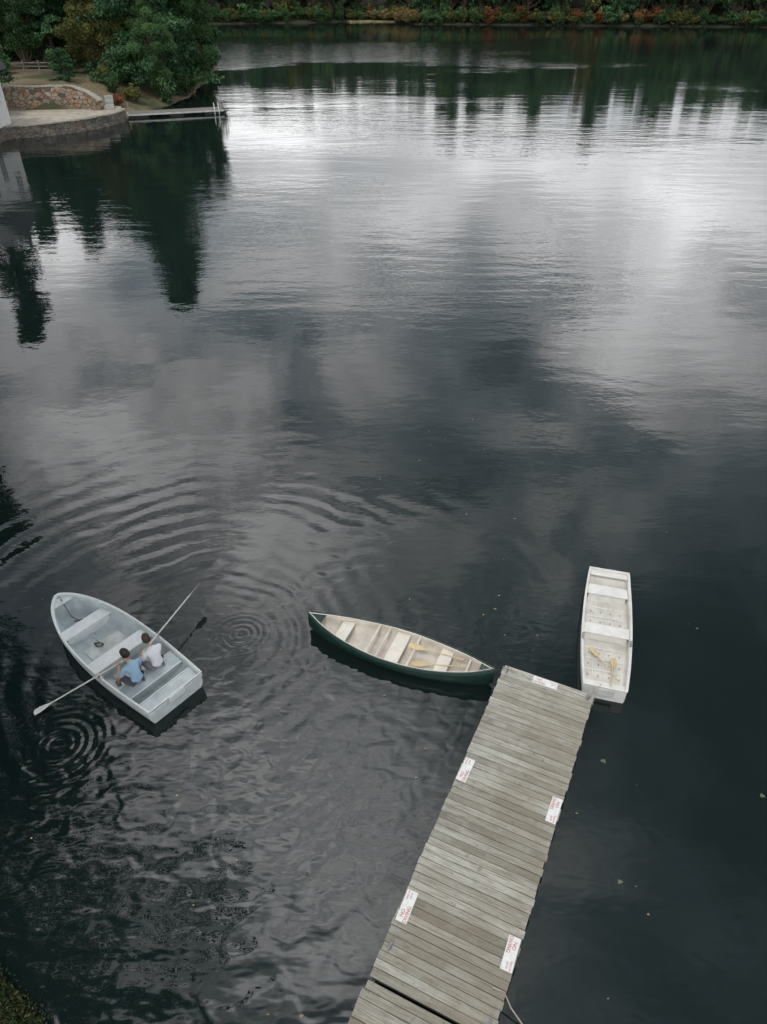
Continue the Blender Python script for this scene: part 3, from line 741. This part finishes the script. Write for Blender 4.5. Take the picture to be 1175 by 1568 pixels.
    for s in(1,-1):
        ell('eye',(.083,s*.029,.006),(.010,.013,.009),M_eyew); ell('iris',(.0915,s*.029,.006),(.003,.006,.006),M_eye)
        ell('ear',(.0,s*.076,-.005),(.018,.010,.030),skin); ell('brow',(.094,s*.029,.028),(.006,.018,.004),hair)
    ell('lips',(.096,0,-.058),(.008,.022,.007),M_lip)
    bm=bmesh.new(); bmesh.ops.create_uvsphere(bm,u_segments=40,v_segments=30,radius=1)
    kill=[v for v in bm.verts if (v.co.z< -.45-hairlen) or (v.co.x>.35 and v.co.z<.42) or (v.co.x>.05 and v.co.z<.05)]
    bmesh.ops.delete(bm,geom=kill,context='VERTS')
    for v in bm.verts:
        x_,y_,z_=v.co; k=1+.035*math.sin(x_*17+z_*9)*math.cos(y_*15+z_*5)+.02*math.sin(y_*31)
        v.co=(x_*.108*k-.004,y_*.086*k,z_*.135*k+.003)
    g=bmesh.ops.extrude_face_region(bm,geom=bm.faces[:])
    for v in [q for q in g['geom'] if isinstance(q,bmesh.types.BMVert)]: v.co*=.86
    for f_ in bm.faces: f_.smooth=True
    q=bpy.data.meshes.new('hair'); bm.to_mesh(q); bm.free(); q.materials.append(hair); link(bpy.data.objects.new('hair',q),he)
    return P
dL=(tipL-lockL).normalized(); dR=(tipR-lockR).normalized()
person('rower_in_blue_shirt',(.88,.33,.345),[hL+dL*.22,hL+dL*.05],M_skin2,M_blue,M_short,M_hair,rb,lean=.18,headturn=.25)
person('rower_in_white_shirt',(.90,-.24,.345),[hR+dR*.05,hR+dR*.22],M_skin,M_wht,M_short2,M_hair2,rb,lean=.16,headturn=-.3)

# --- canoe
cn=empty('canoe',(-1.87,12.73,0),math.atan2(-1.83,4.39)); CL=4.76
chw=interp([(0,.012),(.04,.10),(.12,.26),(.25,.43),(.4,.54),(.5,.56),(.6,.54),(.75,.43),(.88,.26),(.96,.10),(1,.012)])
csh=interp([(0,.56),(.1,.46),(.3,.36),(.5,.34),(.7,.36),(.9,.46),(1,.56)])
cbt=interp([(0,.10),(.04,-.04),(.12,-.10),(.5,-.11),(.88,-.10),(.96,-.04),(1,.10)]); cfl=interp([(0,.42),(.05,.22),(.14,.06),(.5,.035),(.86,.06),(.95,.22),(1,.42)])
M_dkgreen=simple('canoe_green',(.008,.030,.024),(.013,.044,.034),4,.4); M_cream=simple('canoe_cream',(.52,.47,.40),(.70,.65,.58),2.6,.6,.002); M_seat=simple('seat_cream',(.68,.64,.56),(.78,.74,.66),4,.55)
hull('hull',CL,chw,csh,cbt,cfl,lambda s:.62,lambda s:.6,[M_dkgreen,M_cream,M_dkgreen],cn,N=56,th=.022)
rail('gunwale',CL,chw,csh,.020,M_dkgreen,cn,dz=.008)
rail('inner_gunwale',CL,lambda s:max(chw(s)-.035,.004),csh,.012,M_seat,cn,dz=.004)
bench('seat_front',.98,.30,.29,chw,CL,M_seat,cn,leg=False); bench('seat_middle',2.38,.34,.27,chw,CL,M_seat,cn); bench('seat_rear',3.55,.30,.29,chw,CL,M_seat,cn,leg=False)
boxes('thwarts',[(1.75,0,.335,.06,.94,.03),(2.02,0,.33,.05,1.0,.03),(2.80,0,.33,.05,1.0,.03),(4.15,0,.40,.05,.44,.03)],[M_cream],cn,.008)
mesh_obj('deck_plate_front',[(.02,0,.565),(.42,-.19,.455),(.42,.19,.455)],[(0,1,2)],[M_dkgreen],cn)
mesh_obj('deck_plate_rear',[(CL-.02,0,.565),(CL-.34,-.15,.475),(CL-.34,.15,.475)],[(0,2,1)],[M_dkgreen],cn)
oar('paddle',(4.0,.12,.42),(2.62,.14,.34),M_wood,cn,blade=.5,bw=.09,r=.016)
oar('paddle',(4.10,-.02,.38),(2.80,-.28,.20),M_wood,cn,blade=.5,bw=.09,r=.016)
tube('painter_rope',[(4.70,0,.56),(4.76,.02,.5),(4.82,.10,.45),(4.87,.16,.43)],.010,M_blk,cn)

# --- jon boat
jb=empty('jon_boat',(4.97,10.50,0),math.atan2(.967,.262)); JL=3.98
jhw=interp([(0,.47),(.2,.54),(.45,.58),(.7,.57),(.9,.53),(1,.50)]); jsh=interp([(0,.40),(.5,.38),(.85,.43),(1,.50)])
jbt=interp([(0,-.08),(.7,-.09),(.88,.0),(1,.25)]); jfl=interp([(0,.04),(.7,.04),(.88,.10),(1,.33)])
M_jw=simple('jon_white',(.66,.65,.61),(.78,.77,.74),4,.5,.002); M_ji=simple('jon_inside',(.54,.52,.47),(.72,.70,.65),2.2,.6,.003)
hull('hull',JL,jhw,jsh,jbt,jfl,lambda s:.30,lambda s:.32,[M_jw,M_ji,M_jw],jb,M=24)
rail('gunwale',JL,jhw,jsh,.022,M_jw,jb,dz=.008)
bench('bow_seat',3.34,.36,.34,jhw,JL,M_jw,jb); bench('middle_seat',1.90,.34,.33,jhw,JL,M_jw,jb)
bench('stern_seat',.15,.20,.30,jhw,JL,M_jw,jb)
bench('bow_deck',3.87,.18,.455,jhw,JL,M_jw,jb,leg=False)
L=[]
for xx in(2.25,2.60,2.95): L.append((xx,0,.056,.03,.94,.03))
for xx in(.45,.80,1.15,1.50): L.append((xx,0,.056,.03,.90,.03))
for yy_ in(-.25,.0,.25): L+= [(2.62,yy_,.052,.94,.02,.02),(1.0,yy_,.052,1.2,.02,.02)]
boxes('floor_ribs',L,[M_jw],jb,.004)
L=[]
for xx in(2.42,2.78,.62,.97,1.33):
    for yy_ in(-.36,-.12,.12,.36): L.append((xx,yy_,.060,.022,.022,.02))
boxes('floor_drain_blocks',L,[simple('drain_dark',(.18,.17,.14),(.26,.24,.2),8,.8)],jb)
oar('oar',(.28,-.30,.36),(1.42,.33,.14),M_wood,jb,blade=.42,bw=.075,r=.016); oar('oar',(.12,-.12,.40),(1.22,-.22,.12),M_wood,jb,blade=.42,bw=.075,r=.016)
for s in(1,-1): boxes('oarlock_block',[(1.50,s*.555,.41,.18,.05,.05)],[M_steel],jb,.004)
boxes('transom_plate',[(-.02,0,.26,.03,.44,.22)],[M_dirty],jb,.004)
tube('mooring_rope',[(.05,.1,.42),(-.10,.18,.40),(-.25,.24,.41),(-.36,.30,.42),(-.30,.36,.42),(-.42,.42,.43)],.012,simple('rope',(.3,.27,.2),(.4,.36,.28),20,.9),jb)
rope=simple('rope_pale',(.35,.32,.26),(.45,.42,.34),20,.9)
tube('mooring_line',[(1.72,4.55,.43),(1.9,4.5,.38),(2.0,4.35,.2),(2.15,4.2,.06),(2.3,4.0,-.05)],.012,rope)

# ------------------------------------------------------------------ floating leaves
rg=np.random.default_rng(3); V=[];F=[];mi=[]
pos=[]
for i in range(90):
    yy_=rg.uniform(4.3,24); xx=rg.uniform(-.5,.5)*(.8*yy_+8)
    s_=.904*(xx-3.745)-.427*(yy_-10.735); l_=.427*(xx-3.745)+.904*(yy_-10.735)
    if abs(s_)<1.15 and l_<.1: continue
    pos.append((xx,yy_,rg.uniform(.010,.028)))
pos+=[(2.9,13.4,.04),(6.1,11.3,.04),(7.9,12.7,.03),(.02,10.6,.035),(.9,9.2,.035),(4.6,8.9,.07),(7.6,8.1,.06),(4.3,6.4,.06),(1.2,20.5,.04),(-1.3,4.3,.035)]
for xx,yy_,r_ in pos:
    if -9<xx<-4 and 9.5<yy_<13.6: continue
    if -2.2<xx<2.6 and 10.6<yy_<13: continue
    if 4.3<xx<6.8 and 10<yy_<14.8: continue
    a0=rg.uniform(0,6.28); o=len(V); n=9
    for k in range(n):
        a=a0+6.283*k/n; q=r_*(.55+.45*abs(math.cos((a-a0)*1.5)))*(1 if k else 1.4); V.append((xx+q*math.cos(a),yy_+q*math.sin(a)*.75,.008+.004*math.sin(k)))
    F.append(tuple(range(o,o+n))); mi.append(0 if r_<.03 and rg.uniform()<.4 else (2 if r_>.05 else 1))
lm=[simple('leaf_yellow',(.36,.32,.16),(.48,.42,.22),8,.6),simple('leaf_brown',(.20,.16,.09),(.28,.22,.13),8,.7),simple('leaf_green',(.07,.085,.05),(.12,.13,.08),8,.6)]
mesh_obj('floating_leaves',V,F,lm,midx=mi)
